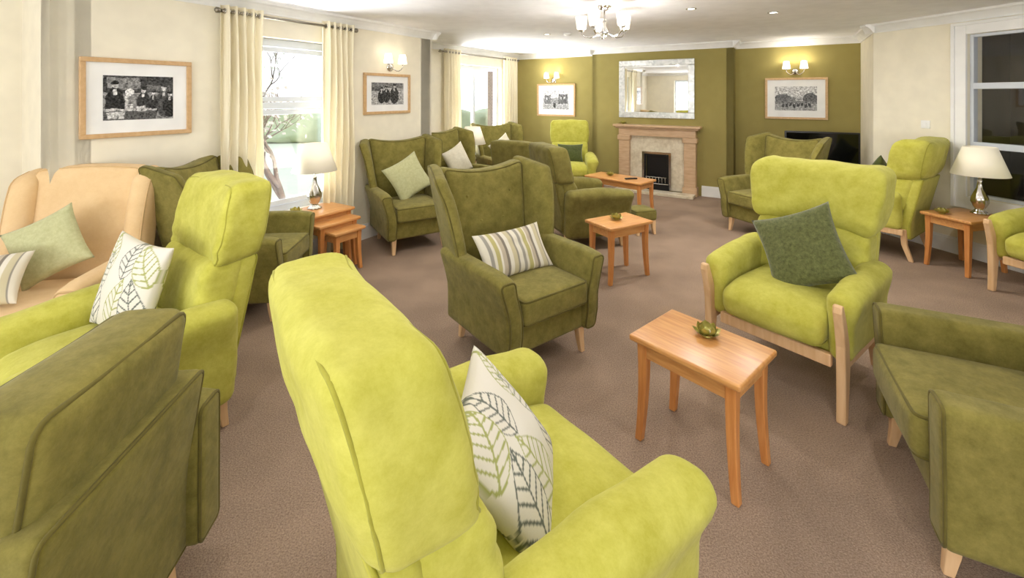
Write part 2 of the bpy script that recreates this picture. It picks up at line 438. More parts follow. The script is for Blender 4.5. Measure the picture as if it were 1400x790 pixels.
def picture(i, px0, px1, ytop, ybot, painter, label, matw=0.17, asp=None):
    x0, y0, zt, s0 = on_wall(px0, ytop, i); x1, y1, _, s1 = on_wall(px1, ytop, i); _, _, zb, _ = on_wall(px0, ybot, i)
    W = abs(s1-s0); Hh = zt-zb
    t = thing('framed_photograph', label, 'framed picture', ((x0+x1)/2, (y0+y1)/2, (zt+zb)/2), wall_rot(i), 'framed black and white photographs on the walls')
    bm = bmesh.new(); f = 0.032; w, h = W/2, Hh/2
    box(bm, -w, w, -0.03, -0.002, h-f, h); box(bm, -w, w, -0.03, -0.002, -h, -h+f)
    box(bm, -w, -w+f, -0.03, -0.002, -h+f, h-f); box(bm, w-f, w, -0.03, -0.002, -h+f, h-f)
    mk('frame', bm, M['frame'], t, False, 0.004)
    bm = bmesh.new(); box(bm, -w+f, w-f, -0.014, -0.004, -h+f, h-f); mk('mount', bm, M['white'], t, False)
    mw = matw*Hh; a, b_ = w-f-mw, h-f-mw
    nx, ny = 130, 92; vs = []; cols = []
    for j in range(ny+1):
        for k in range(nx+1):
            vs.append((-a+2*a*k/nx, -0.0155, -b_+2*b_*j/ny)); v = painter(k/nx, j/ny); cols.append(v)
    fs = [(j*(nx+1)+k, j*(nx+1)+k+1, (j+1)*(nx+1)+k+1, (j+1)*(nx+1)+k) for j in range(ny) for k in range(nx)]
    me = bpy.data.meshes.new('print'); me.from_pydata(vs, [], fs)
    ca = me.color_attributes.new('Col', 'FLOAT_COLOR', 'POINT')
    for q, v in enumerate(cols): ca.data[q].color = (v, v, v, 1)
    me.materials.append(M['print']); o = bpy.data.objects.new('print', me); col.objects.link(o); o.parent = t
p1 = shapes_paint([('r', 0, 0.62, 1, 1, 0.06), ('r', 0.05, 0.7, 0.5, 0.95, 0.25), ('r', 0.6, 0.66, 0.95, 0.8, 0.16)] +
    people([(0.16, 0.66, 0.95, 0.03, 0.5), (0.55, 0.58, 0.7, 0.05, 0.55), (0.70, 0.52, 0.6, 0.04, 0.6), (0.86, 0.62, 0.85, 0.08, 0.5), (0.95, 0.5, 0.7, 0.03, 0.5)]) +
    [('e', 0.36, 0.62, 0.07, 0.09, 0.75), ('r', 0.0, 0.0, 0.75, 0.22, 0.1), ('r', 0.02, 0.2, 0.75, 0.26, 0.5), ('r', 0.05, 0.03, 0.3, 0.18, 0.55), ('r', 0.3, 0.27, 0.34, 0.55, 0.5), ('r', 0.35, 0.26, 0.4, 0.34, 0.7), ('r', 0.45, 0.26, 0.58, 0.32, 0.65)], 0.26, 3)
p2 = shapes_paint([('r', 0, 0.75, 1, 1, 0.2), ('r', 0, 0.6, 0.35, 0.8, 0.12)] + people([(0.3, 0.6, 0.8, 0.03, 0.4), (0.45, 0.66, 0.85, 0.04, 0.4), (0.70, 0.72, 1.0, 0.05, 0.45)]), 0.42, 9, 0.25)
p3 = shapes_paint([('r', 0, 0.0, 1, 0.3, 0.4), ('r', 0.05, 0.3, 0.3, 0.75, 0.18), ('r', 0.3, 0.3, 0.6, 0.6, 0.3), ('r', 0.6, 0.3, 0.95, 0.8, 0.14), ('r', 0.66, 0.55, 0.72, 0.68, 0.5), ('r', 0.8, 0.55, 0.86, 0.68, 0.5), ('r', 0.12, 0.5, 0.18, 0.62, 0.5)] + people([(0.45, 0.35, 0.4, 0.05, 0.4)]), 0.62, 5, 0.2)
p4 = shapes_paint([('r', 0, 0.0, 1, 0.28, 0.35), ('e', 0.2, 0.5, 0.2, 0.18, 0.14), ('e', 0.42, 0.45, 0.10, 0.12, 0.22), ('e', 0.85, 0.5, 0.18, 0.22, 0.12), ('r', 0.0, 0.28, 1, 0.40, 0.2), ('r', 0.5, 0.40, 0.66, 0.56, 0.4)] + people([(0.2+0.09*k, 0.28+0.03*(k % 3), 0.25, 0.05, 0.5) for k in range(8)]), 0.6, 14, 0.2)
picture(2, 107, 260, 77, 191, p1, 'largest framed photograph, people at a stall, on the left wall', 0.16)
picture(2, 496, 559, 99, 157, p2, 'small framed photograph of dark figures, under the wall light between the windows', 0.16)
picture(5, 735, 787, 115, 158, p3, 'small pale framed photograph on the olive wall left of the chimney breast', 0.16)
picture(9, 1046, 1132, 107, 162, p4, 'wide framed photograph on the olive wall above the television', 0.16)

# ---------------------------------------------------------------- mirror and fireplace
x0, y0, zt, s0 = on_wall(847, 83, 7); x1, y1, _, s1 = on_wall(950, 79, 7)
W = abs(s1-s0); mz0, mz1 = 1.215, 2.19
t = thing('wall_mirror', 'large rectangular mirror with silver mosaic frame above the fireplace', 'mirror', ((x0+x1)/2, (y0+y1)/2, (mz0+mz1)/2), wall_rot(7))
w, h = W/2, (mz1-mz0)/2; f = 0.10
bm = bmesh.new(); box(bm, -w, w, -0.035, -0.002, h-f, h); box(bm, -w, w, -0.035, -0.002, -h, -h+f); box(bm, -w, -w+f, -0.035, -0.002, -h+f, h-f); box(bm, w-f, w, -0.035, -0.002, -h+f, h-f)
mk('frame', bm, M['mosaic'], t, False, 0.01)
bm = bmesh.new(); box(bm, -w+f, w-f, -0.02, -0.004, -h+f, h-f); mk('mirror_glass', bm, M['mirror'], t, False)
fx, fy, _, fs = on_wall(899, 170, 7)
t = thing('fireplace', 'wooden fireplace surround with cream marble back and black inset fire', 'fireplace', (fx, fy, 0), wall_rot(7))
for sx in (-1, 1):
    bm = bmesh.new()
    a, b_ = sorted((sx*0.62, sx*0.44)); box(bm, a, b_, -0.13, -0.001, 0, 0.92)
    a, b_ = sorted((sx*0.64, sx*0.42)); box(bm, a, b_, -0.15, -0.001, 0, 0.14); box(bm, a, b_, -0.15, -0.001, 0.84, 0.92)
    mk('surround_post', bm, M['mantel'], t, False, 0.006)
bm = bmesh.new(); box(bm, -0.62, 0.62, -0.14, -0.001, 0.92, 1.04); mk('frieze', bm, M['mantel'], t, False, 0.006)
bm = bmesh.new(); box(bm, -0.70, 0.70, -0.22, -0.001, 1.07, 1.105); box(bm, -0.67, 0.67, -0.18, -0.001, 1.04, 1.07); mk('mantel_shelf', bm, M['mantel'], t, False, 0.008)
bm = bmesh.new(); box(bm, -0.44, -0.22, -0.06, -0.001, 0.04, 0.92); box(bm, 0.22, 0.44, -0.06, -0.001, 0.04, 0.92); box(bm, -0.22, 0.22, -0.06, -0.001, 0.64, 0.92)
mk('marble_back', bm, M['marble'], t, False, 0.003)
bm = bmesh.new(); box(bm, -0.62, 0.62, -0.36, -0.13, 0.0, 0.045); mk('hearth', bm, M['marble'], t, False, 0.006)
ins = bmesh.new(); box(ins, -0.22, -0.17, -0.085, -0.06, 0.05, 0.64); box(ins, 0.17, 0.22, -0.085, -0.06, 0.05, 0.64); box(ins, -0.17, 0.17, -0.085, -0.06, 0.59, 0.64); box(ins, -0.17, 0.17, -0.03, -0.02, 0.05, 0.59); box(ins, -0.21, 0.21, -0.12, -0.06, 0.045, 0.14)
iso = mk('fire_inset', ins, M['black'], t, False, 0.003)
bm = bmesh.new(); box(bm, -0.235, -0.20, -0.09, -0.085, 0.05, 0.66); box(bm, 0.20, 0.235, -0.09, -0.085, 0.05, 0.66); box(bm, -0.20, 0.20, -0.09, -0.085, 0.625, 0.66)
mk('metal_trim', bm, M['chrome'], iso, False)
bm = bmesh.new()
for k in range(7): tube(bm, [(-0.15+0.05*k, -0.115, 0.14), (-0.15+0.05*k, -0.125, 0.25)], 0.006, 6)
tube(bm, [(-0.17, -0.125, 0.25), (0.17, -0.125, 0.25)], 0.008, 6); tube(bm, [(-0.2, -0.125, 0.145), (0.2, -0.125, 0.145)], 0.01, 6)
mk('grate', bm, M['chrome'], iso)
bm = bmesh.new()
for k in range(9): soft(bm, (0.07, 0.04, 0.06), 0.02, (-0.13+0.033*k, -0.07, 0.17+0.03*(k % 3)), (1, 1, 1))
mk('coals', bm, M['coal'], iso)

# ---------------------------------------------------------------- television
t = thing('television', 'black flat screen television on a dark stand in the far right corner', 'television', (4.06, 5.86, 0.465), math.radians(-118+90))
bm = bmesh.new(); soft(bm, (0.82, 0.05, 0.54), 0.01, (0, 0, 0.385), (1, 1, 1), steps=1); mk('casing', bm, M['black'], t)
bm = bmesh.new(); box(bm, -0.39, 0.39, -0.028, -0.0255, 0.14, 0.635); mk('screen', bm, M['screen'], t, False)
bm = bmesh.new(); box(bm, -0.04, 0.04, 0.0, 0.03, 0.015, 0.155); soft(bm, (0.46, 0.24, 0.02), 0.008, (0, 0, 0.01), (1, 1, 1), steps=1); mk('foot', bm, M['black'], t, False)
t = thing('television_cabinet', 'low black cabinet under the television in the corner', 'cabinet', (4.06, 5.86, 0), math.radians(-118+90))
bm = bmesh.new(); soft(bm, (0.84, 0.36, 0.02), 0.006, (0, 0, 0.455), (1, 1, 1), steps=1); mk('cabinet_top', bm, M['black'], t, False)
bm = bmesh.new(); box(bm, -0.40, -0.38, -0.17, 0.17, 0, 0.445); box(bm, 0.38, 0.40, -0.17, 0.17, 0, 0.445); box(bm, -0.38, 0.38, 0.15, 0.17, 0, 0.445); box(bm, -0.38, 0.38, -0.17, 0.15, 0.06, 0.08); mk('body', bm, M['black'], t, False)
bm = bmesh.new(); box(bm, -0.38, 0.38, -0.17, 0.15, 0.25, 0.27); mk('shelf', bm, M['black'], t, False)

# ---------------------------------------------------------------- wall lights, chandelier, downlights
def shade_bm(loc, r0=0.035, r1=0.05, h=0.10, flute=0.0):
    bm = bmesh.new(); lathe(bm, [(r1*0.9, 0), (r1, 0.002), (r0, h), (r0*0.92, h), (r1*0.9, 0.0)], 20, loc, flute, cap=False); return bm
def point(loc, e, r=0.05, c=(1, 0.92, 0.8)):
    l = bpy.data.lights.new('bulb_light', 'POINT'); l.energy = e; l.shadow_soft_size = r; l.color = c
    o = bpy.data.objects.new('bulb_light', l); col.objects.link(o); o.location = loc; return o
def sconce(i, px, py, label, e=5):
    x, y, z, s = on_wall(px, py, i); rz = wall_rot(i)
    t = thing('wall_light', label, 'wall light', (x, y, z), rz, 'twin shade wall lights')
    bm = bmesh.new(); lathe(bm, [(0.05, 0), (0.05, 0.01), (0.03, 0.02), (0.012, 0.03)], 20)
    bmesh.ops.rotate(bm, verts=bm.verts[:], matrix=Matrix.Rotation(math.pi/2, 3, 'X')); mk('wall_plate', bm, M['chrome'], t)
    for sx in (-1, 1):
        bm = bmesh.new()
        pts = [(0, -0.025, 0)]+[(sx*0.11*q, -0.025-0.07*math.sin(q*math.pi/2), -0.045*math.sin(q*math.pi)) for q in (0.2, 0.4, 0.6, 0.8, 1)]+[(sx*0.11, -0.095, 0.03)]
        tube(bm, pts, 0.006, 8); lathe(bm, [(0.02, 0.03), (0.022, 0.035), (0.012, 0.04)], 14, (sx*0.11, -0.095, 0)); mk('arm', bm, M['chrome'], t)
        mk('lamp_shade', shade_bm((sx*0.11, -0.095, 0.04), 0.038, 0.055, 0.11), M['litshade'], t)
    Mx = Matrix.Translation((x, y, z)) @ Matrix.Rotation(rz, 4, 'Z')
    for sx in (-1, 1): point(Mx @ Vector((sx*0.11, -0.15, 0.17)), e, 0.02)
sconce(2, 533, 92, 'chrome twin wall light with white shades on the cream wall between the windows', 0.3)
sconce(5, 757, 110, 'lit twin wall light on the olive wall left of the mirror', 2.8)
sconce(9, 1087, 98, 'lit twin wall light on the olive wall right of the mirror', 2.8)

def chandelier(cx, cy, label, e):
    t = thing('chandelier', label, 'ceiling light', (cx, cy, H), 0, 'chrome chandeliers')
    bm = bmesh.new(); lathe(bm, [(0.012, -0.05), (0.05, -0.03), (0.065, -0.01), (0.065, 0.0)], 24); mk('ceiling_rose', bm, M['chrome'], t)
    bm = bmesh.new(); lathe(bm, [(0.008, -0.05), (0.008, -0.13), (0.022, -0.15), (0.012, -0.18), (0.03, -0.22), (0.035, -0.25), (0.02, -0.28), (0.008, -0.30)], 18); mk('stem', bm, M['chrome'], t)
    for k in range(5):
        a = 2*math.pi*k/5+0.3; ca, sa = math.cos(a), math.sin(a)
        bm = bmesh.new(); tube(bm, [(ca*r, sa*r, z) for r, z in ((0.02, -0.24), (0.07, -0.27), (0.13, -0.29), (0.18, -0.28), (0.21, -0.25), (0.215, -0.22))], 0.007, 8)
        lathe(bm, [(0.025, -0.225), (0.03, -0.215), (0.015, -0.20)], 14, (ca*0.215, sa*0.215, 0)); mk('arm', bm, M['chrome'], t)
        mk('lamp_shade', shade_bm((ca*0.215, sa*0.215, -0.21), 0.055, 0.04, 0.12, 0.05), M['litshade'], t)
    for k in range(3):
        a = 2*math.pi*k/3; point((cx+0.10*math.cos(a), cy+0.10*math.sin(a), H-0.36), e, 0.02, (1, 0.96, 0.9))
chandelier(0.86, 4.15, 'chrome five arm chandelier with white fluted shades nearest the fireplace', 9)
chandelier(0.0, 1.3, 'added unseen chandelier over the foreground chairs, fill light for the ceiling', 4)  # unseen copy of the chandelier, added to brighten ceiling and near chairs
def downl(x, y, label, e):
    t = thing('downlight', label, 'ceiling light', (x, y, H), 0, 'ceiling downlights')
    bm = bmesh.new(); lathe(bm, [(0.032, -0.004), (0.05, -0.004), (0.05, 0.0), (0.032, 0.0)], 24, cap=False); mk('ring', bm, M['chrome'], t)
    bm = bmesh.new(); lathe(bm, [(0.03, -0.001), (0.031, -0.003), (0.002, -0.003)], 20); mk('lens', bm, M['downlight'], t)
    l = bpy.data.lights.new('downlight_beam', 'AREA'); l.shape = 'DISK'; l.size = 0.06; l.energy = e; l.color = (1, 0.96, 0.9)
    o = bpy.data.objects.new('downlight_beam', l); col.objects.link(o); o.location = (x, y, H-0.012)
for (px, py), lb in [((748, 47), 'round downlight in the ceiling nearest the left alcove'), ((945, 12), 'small round downlight right of the chandelier'), ((1057, 17), 'lit round downlight nearest the right wall')]:
    Y = FPX*(H-1.6)/(130-py); downl((px-700)/FPX*Y, Y, lb, 18)
t = thing('smoke_detector', 'small white smoke detector on the ceiling near the chandelier', 'smoke detector', (0.75, 6.0, H))
bm = bmesh.new(); lathe(bm, [(0.055, 0), (0.055, -0.012), (0.04, -0.03), (0.015, -0.034)], 24); mk('body', bm, M['white'], t)
x, y, z, s = on_wall(1266, 170, 11)
t = thing('wall_switch', 'small white square control plate on the cream wall left of the dark window', 'switch', (x, y, z), wall_rot(11))
bm = bmesh.new(); soft(bm, (0.085, 0.012, 0.085), 0.004, (0, -0.006, 0), (1, 1, 1), steps=1); mk('plate', bm, M['white'], t)
bm = bmesh.new(); box(bm, -0.012, 0.012, -0.016, -0.012, -0.02, 0.02); mk('rocker', bm, M['white'], t, False)

# ---------------------------------------------------------------- curtains
def curtain_set(i, sA, sB, panels, zp, labels, plabel):
    T = TF(i); t0 = -0.09
    t = thing('curtain_pole', plabel, 'curtain pole', T((sA+sB)/2, t0, zp), wall_rot(i), 'curtain poles')
    L = (sB-sA)/2
    bm = bmesh.new(); tube(bm, [(-L, 0, 0), (L, 0, 0)], 0.012, 12); mk('rod', bm, M['fabricpole'], t)
    for sx in (-1, 1):
        bm = bmesh.new(); tube(bm, [(sx*L, 0, 0), (sx*(L+0.012), 0, 0), (sx*(L+0.02), 0, 0), (sx*(L+0.04), 0, 0), (sx*(L+0.05), 0, 0)], 0, 12, radii=[0.014, 0.016, 0.024, 0.024, 0.01]); mk('finial', bm, M['fabricpole'], t)
        bm = bmesh.new(); tube(bm, [(sx*(L-0.03), 0.0, 0), (sx*(L-0.03), 0.088, 0)], 0.008, 8); mk('bracket', bm, M['fabricpole'], t)
    for (a, b_), lb in zip(panels, labels):
        mid = (a+b_)/2; c_ = thing('curtain', lb, 'curtain', T(mid, t0, 0.02), wall_rot(i), 'cream eyelet curtains')
        w = (b_-a); nf = 5; bm = bmesh.new(); nx, nz = 90, 14; grid = []
        top = zp+0.05-0.02
        for k in range(nz+1):
            row = []
            for j in range(nx+1):
                q = j/nx; zz = top*k/nz; wid = w*(1.0-0.04*math.sin(math.pi*k/nz))
                amp = 0.042*(0.8+0.2*math.cos(k*0.5+q*3))
                yy = amp*math.sin(q*nf*2*math.pi+0.15*math.sin(k*0.7))
                row.append(bm.verts.new(((q-0.5)*wid+0.006*math.sin(k*0.6+q*5), yy, zz)))
            grid.append(row)
        for k in range(nz):
            for j in range(nx): bm.faces.new((grid[k][j], grid[k][j+1], grid[k+1][j+1], grid[k+1][j]))
        mk('drape', bm, M['curtain'], c_)
        for e in range(1, nf*2):
            q = e/(nf*2)
            bm = bmesh.new(); X = (q-0.5)*w
            tube(bm, [(X, 0.021*math.cos(an), zp-0.02+0.021*math.sin(an)) for an in [2*math.pi*z/14 for z in range(14)]], 0.004, 6, True); mk('eyelet', bm, M['steel'], c_)
curtain_set(2, 1.83-0.855, 3.13-0.855, [(1.82-0.855, 2.17-0.855), (2.76-0.855, 3.13-0.855)], 2.29,
    ['cream eyelet curtain hanging left of the near window behind the olive wing chair', 'cream eyelet curtain right of the near window behind the lamp'], 'metal curtain pole over the near window')
curtain_set(4, 5.42-4.44, 7.75-4.44, [(5.5-4.44, 5.9-4.44), (7.25-4.44, 7.70-4.44)], 2.30,
    ['cream eyelet curtain left of the far alcove window', 'cream eyelet curtain right of the far window next to the olive wall'], 'metal curtain pole over the far alcove window')

# ---------------------------------------------------------------- chairs
def legs(t, pts, h=0.16, mat='beech'):
    for x, y in pts:
        bm = bmesh.new(); sy = 1 if y > 0 else -1; sx = 1 if x > 0 else -1
        column(bm, [(x+sx*0.008, y+sy*0.02, 0, 0.015, 0.015), (x+sx*0.003, y+sy*0.008, h*0.5, 0.02, 0.02), (x, y, h+0.02, 0.026, 0.026)])
        mk('leg', bm, M[mat], t, False, 0.004)
def part_soft(t, name, mat, size, r, loc, n=(6, 6, 6), puff=(0, 0, 0), fn=None, pipes=(), pm=None, pr=0.006, steps=3):
    bm = bmesh.new(); soft(bm, size, r, loc, n, puff, fn, steps); o = mk(name, bm, mat, t)
    for ax_, sg in pipes:
        bm = bmesh.new(); pipe_loop(bm, size, r, loc, ax_, sg, fn, pr)
        mk('piping', bm, pm, o)
    return o
def make_wing(label, mat, pm, wing=0.07, flare=0.27, dip=0.06, buttons=True, top=1.13, name='wing_chair', grp=None, splay=1.0, wdep=0.30, hwd=0.54, wr_=0.47, topround=0.0):
    t = thing(name, label, 'armchair', group=grp)
    part_soft(t, 'base', mat, (0.58, 0.64, 0.20), 0.03, (0, -0.01, 0.25), (4, 4, 2))
    part_soft(t, 'seat_cushion', mat, (0.50, 0.58, 0.14), 0.03, (0, -0.10, 0.40), (8, 8, 3), (0, 0, 0.018), None, ((2, 1), (2, -1)), pm)
    for s in (-1, 1):
        def fa(x, y, z, s=s):
            k = sm(0.34, 0.60, z)
            x += s*0.045*k
            x += s*0.012*sm(0.5, 0.6, z)*(1 if (x*s) > 0.33 else 0.2)
            z -= 0.02*sm(-0.25, -0.42, y)*k
            y += 0.02*sm(0.3, 0.15, z)*(1 if y < 0 else 0)
            return x, y, z
        part_soft(t, 'arm', mat, (0.10, 0.70, 0.47), 0.034, (s*0.297, -0.035, 0.385), (3, 8, 8), (0.004, 0, 0), fa, ((1, -1),), pm)
    hb = top-0.32
    def fb(x, y, z):
        tt = (z-0.4)/0.72; tp = max(0, tt); k = 1+flare*tp
        return x*k, y+0.15*tp, z-dip*(1-min(1, (x/0.29)**2))*sm(0.85, 1.1, z)
    bpos = [(-0.15, 0.92), (0.0, 0.92), (0.15, 0.92), (-0.08, 0.74), (0.08, 0.74)]
    def fbb(x, y, z):
        if buttons and y < 0.27:
            for bx, bz in bpos:
                d2 = (x-bx)**2+(z-bz)**2
                y += 0.007*math.exp(-d2/0.0007)
        return fb(x, y, z)
    part_soft(t, 'backrest', mat, (hwd, 0.13, hb), 0.045, (0, 0.28, 0.32+hb/2), (22, 2, 26), (0, 0.010, 0), fbb, ((1, -1), (1, 1)), pm, 0.005)
    if buttons:
        for bx, bz in bpos:
            x, y, z = fb(bx, 0.213, bz); bm = bmesh.new(); soft(bm, (0.018, 0.008, 0.018), 0.004, (x, y, z), (1, 1, 1)); mk('button', bm, mat, t)
    for s in (-1, 1):
        def fw(x, y, z, s=s):
            tt = (z-0.4)/0.72; tp = max(0, tt); k = 1+flare*tp
            f_ = max(0, (0.30-y)/0.3)
            x2 = x*k + s*f_*(0.05+0.05*tp)*splay
            z2 = z-(0.07+topround)*f_*sm(0.9, 1.12, z)
            y2 = y+0.15*tp-0.04*math.sin(math.pi*min(1, max(0, (z-0.5)/0.6)))*f_
            return x2, y2, z2
        hw = top-0.48
        part_soft(t, 'wing', mat, (wing, wdep, hw), wing*wr_, (s*(0.25+wing*0.5), 0.35-wdep/2, 0.48+hw/2), (2, 6, 12), (0.004, 0, 0), fw, ((0, s),), pm, 0.005)
    legs(t, [(-0.26, -0.29), (0.26, -0.29), (-0.24, 0.27), (0.24, 0.27)])
    return t
def make_pillow_chair(label, mat, pm, show_wood=False, name='high_back_armchair', grp=None, hide_wr=0.008, hwid=0.63, top=1.15):
    t = thing(name, label, 'armchair', group=grp)
    yb = 0.0 if show_wood else 0.015
    if show_wood:
        part_soft(t, 'base', mat, (0.56, 0.56, 0.10), 0.03, (0, 0.0, 0.30), (4, 4, 2))
        bm = bmesh.new(); box(bm, -0.285, 0.285, -0.335, -0.30, 0.235, 0.30); mk('front_rail', bm, M['beech'], t, False, 0.008)
    else:
        part_soft(t, 'base', mat, (0.58, 0.68, 0.22), 0.04, (0, 0.0, 0.26), (4, 4, 2))
    def fs(x, y, z):
        z -= 0.03*sm(-0.2, -0.42, y)*sm(0.38, 0.48, z)
        return wr(x, y, z, hide_wr*0.8, 6, 3)
    part_soft(t, 'seat_cushion', mat, (0.52, 0.65, 0.17), 0.055, (0, -0.065, 0.405), (12, 14, 4), (0, 0.01, 0.03), fs, ((2, -1),), pm)
    for s in (-1, 1):
        if show_wood:
            def fa(x, y, z, s=s):
                k = sm(0.42, 0.60, z); x += s*0.012*k + (x-s*0.315)*0.35*k
                z -= 0.035*sm(-0.1, -0.40, y)*k - 0.015*sm(-0.05, 0.2, y)
                return wr(x, y, z, 0.006, 8, s)
            part_soft(t, 'arm', mat, (0.10, 0.62, 0.36), 0.045, (s*0.315, -0.02, 0.455), (4, 10, 8), (0.01, 0.01, 0.01), fa)
            bm = bmesh.new(); hw = 0.021
            column(bm, [(s*0.338, -0.355, 0, hw, 0.02), (s*0.338, -0.345, 0.12, hw, 0.026), (s*0.338, -0.338, 0.26, hw, 0.037), (s*0.338, -0.347, 0.38, hw, 0.034), (s*0.338, -0.374, 0.48, hw, 0.029), (s*0.338, -0.402, 0.555, hw, 0.024), (s*0.338, -0.408, 0.59, hw, 0.014)])
            mk('front_leg', bm, M['beech'], t, False, 0.008)
            bm = bmesh.new(); column(bm, [(s*0.29, 0.36, 0, 0.016, 0.018), (s*0.29, 0.31, 0.15, 0.02, 0.022), (s*0.29, 0.30, 0.30, 0.02, 0.026)]); mk('rear_leg', bm, M['beech'], t, False, 0.005)
            bm = bmesh.new(); box(bm, s*0.335-0.014, s*0.335+0.014, -0.31, 0.31, 0.245, 0.30); mk('side_rail', bm, M['beech'], t, False, 0.005)
        else:
            def fa(x, y, z, s=s):
                k = sm(0.40, 0.60, z)
                x += (x-s*0.31)*0.42*k + s*0.018*k
                z -= 0.035*sm(0.0, -0.42, y)*k
                y += (-0.02*k)*(1 if y < -0.2 else 0)*sm(-0.2, -0.36, y)
                x -= s*0.02*sm(0.35, 0.15, z)*(1 if x*s > 0.3 else 0)
                return wr(x, y, z, 0.007, 7, s)
            part_soft(t, 'arm', mat, (0.12, 0.74, 0.49), 0.052, (s*0.315, -0.03, 0.385), (4, 12, 10), (0.01, 0.01, 0.012), fa)
    def rec(y, z): return y+yb+0.22*max(0, z-0.35)
    zs = top-0.37
    def fsh(x, y, z):
        k = 1-0.06*sm(0.4, 0.2, z); return wr(x*k, rec(y, z), z, 0.003, 4, 1)
    part_soft(t, 'back_shell', mat, (0.60, 0.09, zs-0.20+0.02), 0.03, (0, 0.31, 0.20+(zs-0.18)/2), (8, 2, 10), (0, 0, 0), fsh, ((1, 1),), pm)
    def gather(x, z, zc):
        e = sm(0.14, 0.30, abs(x))
        return 0.005*e*math.sin((z-zc)*80+x*12)*math.exp(-((z-zc)/0.11)**2)
    def fl(x, y, z):
        front = 1 if y < 0.24 else 0.15
        y -= (0.03*(abs(x)/0.3)**4+gather(x, z, zs-0.03))*front
        return wr(x, rec(y, z), z, hide_wr, 7, 5)
    lh = zs-0.46+0.03
    d_ = 0.19 if show_wood else 0.16
    part_soft(t, 'back_cushion', mat, (0.60, d_, lh), 0.05, (0, 0.30-d_/2, 0.46+lh/2), (20, 5, 18), (0.006, 0.03, 0.0), fl, (), pm, 0.004)
    hd = 0.24 if show_wood else 0.195
    rr = 0.072 if show_wood else 0.048
    def fh(x, y, z):
        f_ = (abs(x)/0.32)**3
        hz = (z-zs)/0.37
        x *= 1+0.03*math.sin(math.pi*max(0, min(1, hz)))
        if show_wood: x *= 0.94+0.10*sm(0, 1, hz)
        front = 1 if y < 0.25 else 0.3
        y -= ((0.03 if not show_wood else 0.07)*f_+gather(x, z, zs+0.03))*front
        z += (0.010 if show_wood else -0.008)*(abs(x)/0.32)**4*sm(0.95, 1.1, z)
        return wr(x, rec(y, z), z, hide_wr*1.3, 8, 9)
    part_soft(t, 'headrest', mat, (hwid, hd, 0.38), rr, (0, 0.36-hd/2, zs+0.19), (22, 7, 18), (0.006, 0.024, 0.012), fh, ((1, 1), (1, -1)) if not show_wood else ((1, 1),), pm, 0.005)
    if not show_wood: legs(t, [(-0.27, -0.31), (0.27, -0.31), (-0.26, 0.30), (0.26, 0.30)])
    return t
def make_low(label, mat, pm, name='low_back_armchair', grp=None):
    t = thing(name, label, 'armchair', group=grp)
    part_soft(t, 'base', mat, (0.62, 0.68, 0.2), 0.025, (0, -0.01, 0.23), (4, 4, 2))
    part_soft(t, 'seat_cushion', mat, (0.53, 0.66, 0.16), 0.035, (0, -0.10, 0.40), (8, 8, 3), (0, 0.01, 0.02), None, ((2, 1), (2, -1)), pm)
    for s in (-1, 1):
        def fa(x, y, z, s=s):
            k = sm(0.3, 0.6, z); x += s*0.022*k
            z -= 0.04*sm(0.2, 0.42, y)*sm(0.3, 0.6, z)
            return x, y-0.01*k, z
        part_soft(t, 'arm', mat, (0.13, 0.84, 0.48), 0.03, (s*0.335, 0.03, 0.37), (3, 8, 6), (0.004, 0.0, 0.004), fa, ((1, -1), (1, 1)), pm)
    def fb(x, y, z): return x, y+0.16*max(0, z-0.4), z
    part_soft(t, 'back_shell', mat, (0.60, 0.11, 0.58), 0.028, (0, 0.35, 0.42), (6, 2, 6), (0, 0.004, 0), fb, ((1, 1),), pm)
    def fbc(x, y, z): return wr(x, y+0.16*max(0, z-0.4), z, 0.005, 4, 2)
    part_soft(t, 'back_cushion', mat, (0.54, 0.22, 0.48), 0.05, (0, 0.235, 0.69), (14, 4, 12), (0.004, 0.02, 0.012), fbc, ((1, 1), (1, -1)), pm, 0.007)
    legs(t, [(-0.30, -0.33), (0.30, -0.33), (-0.29, 0.32), (0.29, 0.32)], 0.14)
    return t
def place(o, x, y, face):
    o.location = (x, y, 0); o.rotation_euler = (0, 0, math.radians(face+90)); return o

wings = make_wing('olive wing chair in the middle of the room holding a striped cushion', M['olive'], M['olive_pipe'], grp='olive wing chairs')
place(wings, 0.035, 2.88, -53)
CH = {'W1': wings}
for key, lb, x, y, f in (
    ('G', 'olive wing chair behind the left lime armchair, in front of the near window', -2.03, 3.40, 6),
    ('H', 'olive wing chair with a sage cushion between the two windows', -1.12, 4.86, -58),
    ('I', 'olive wing chair with off white cushion left of the far lamp', -0.72, 6.08, -40),
    ('I2', 'farthest olive wing chair right of the far lamp, beneath the alcove window', -0.12, 7.35, -60),
    ('K', 'olive wing chair turned left in front of the television', 2.98, 5.17, 203)):
    c_ = copy_tree(wings, None, ('button',)); c_['label'] = lb; place(c_, x, y, f); CH[key] = c_
F = make_wing('peach wing chair in the far left corner holding two cushions', M['peach'], M['peach_pipe'], wing=0.13, flare=0.03, dip=-0.02, buttons=False, top=1.12, name='wing_chair', splay=0.2, wdep=0.20, hwd=0.60, wr_=0.49, topround=0.02)
place(F, -2.70, 2.57, -78); CH['F'] = F
A = make_pillow_chair('lime green high back armchair in the foreground seen from behind with leaf cushion', M['lime'], M['lime_pipe'], grp='fully upholstered lime armchairs')
place(A, -0.03, 1.25, 37); CH['A'] = A
c_ = copy_tree(A); c_['label'] = 'lime green armchair at left between the peach chair and the dark olive chair back'; place(c_, -1.80, 2.07, -127); CH['C'] = c_
c_ = copy_tree(A); c_['label'] = 'small distant lime green armchair left of the fireplace'; place(c_, 0.96, 7.34, -95); CH['N'] = c_
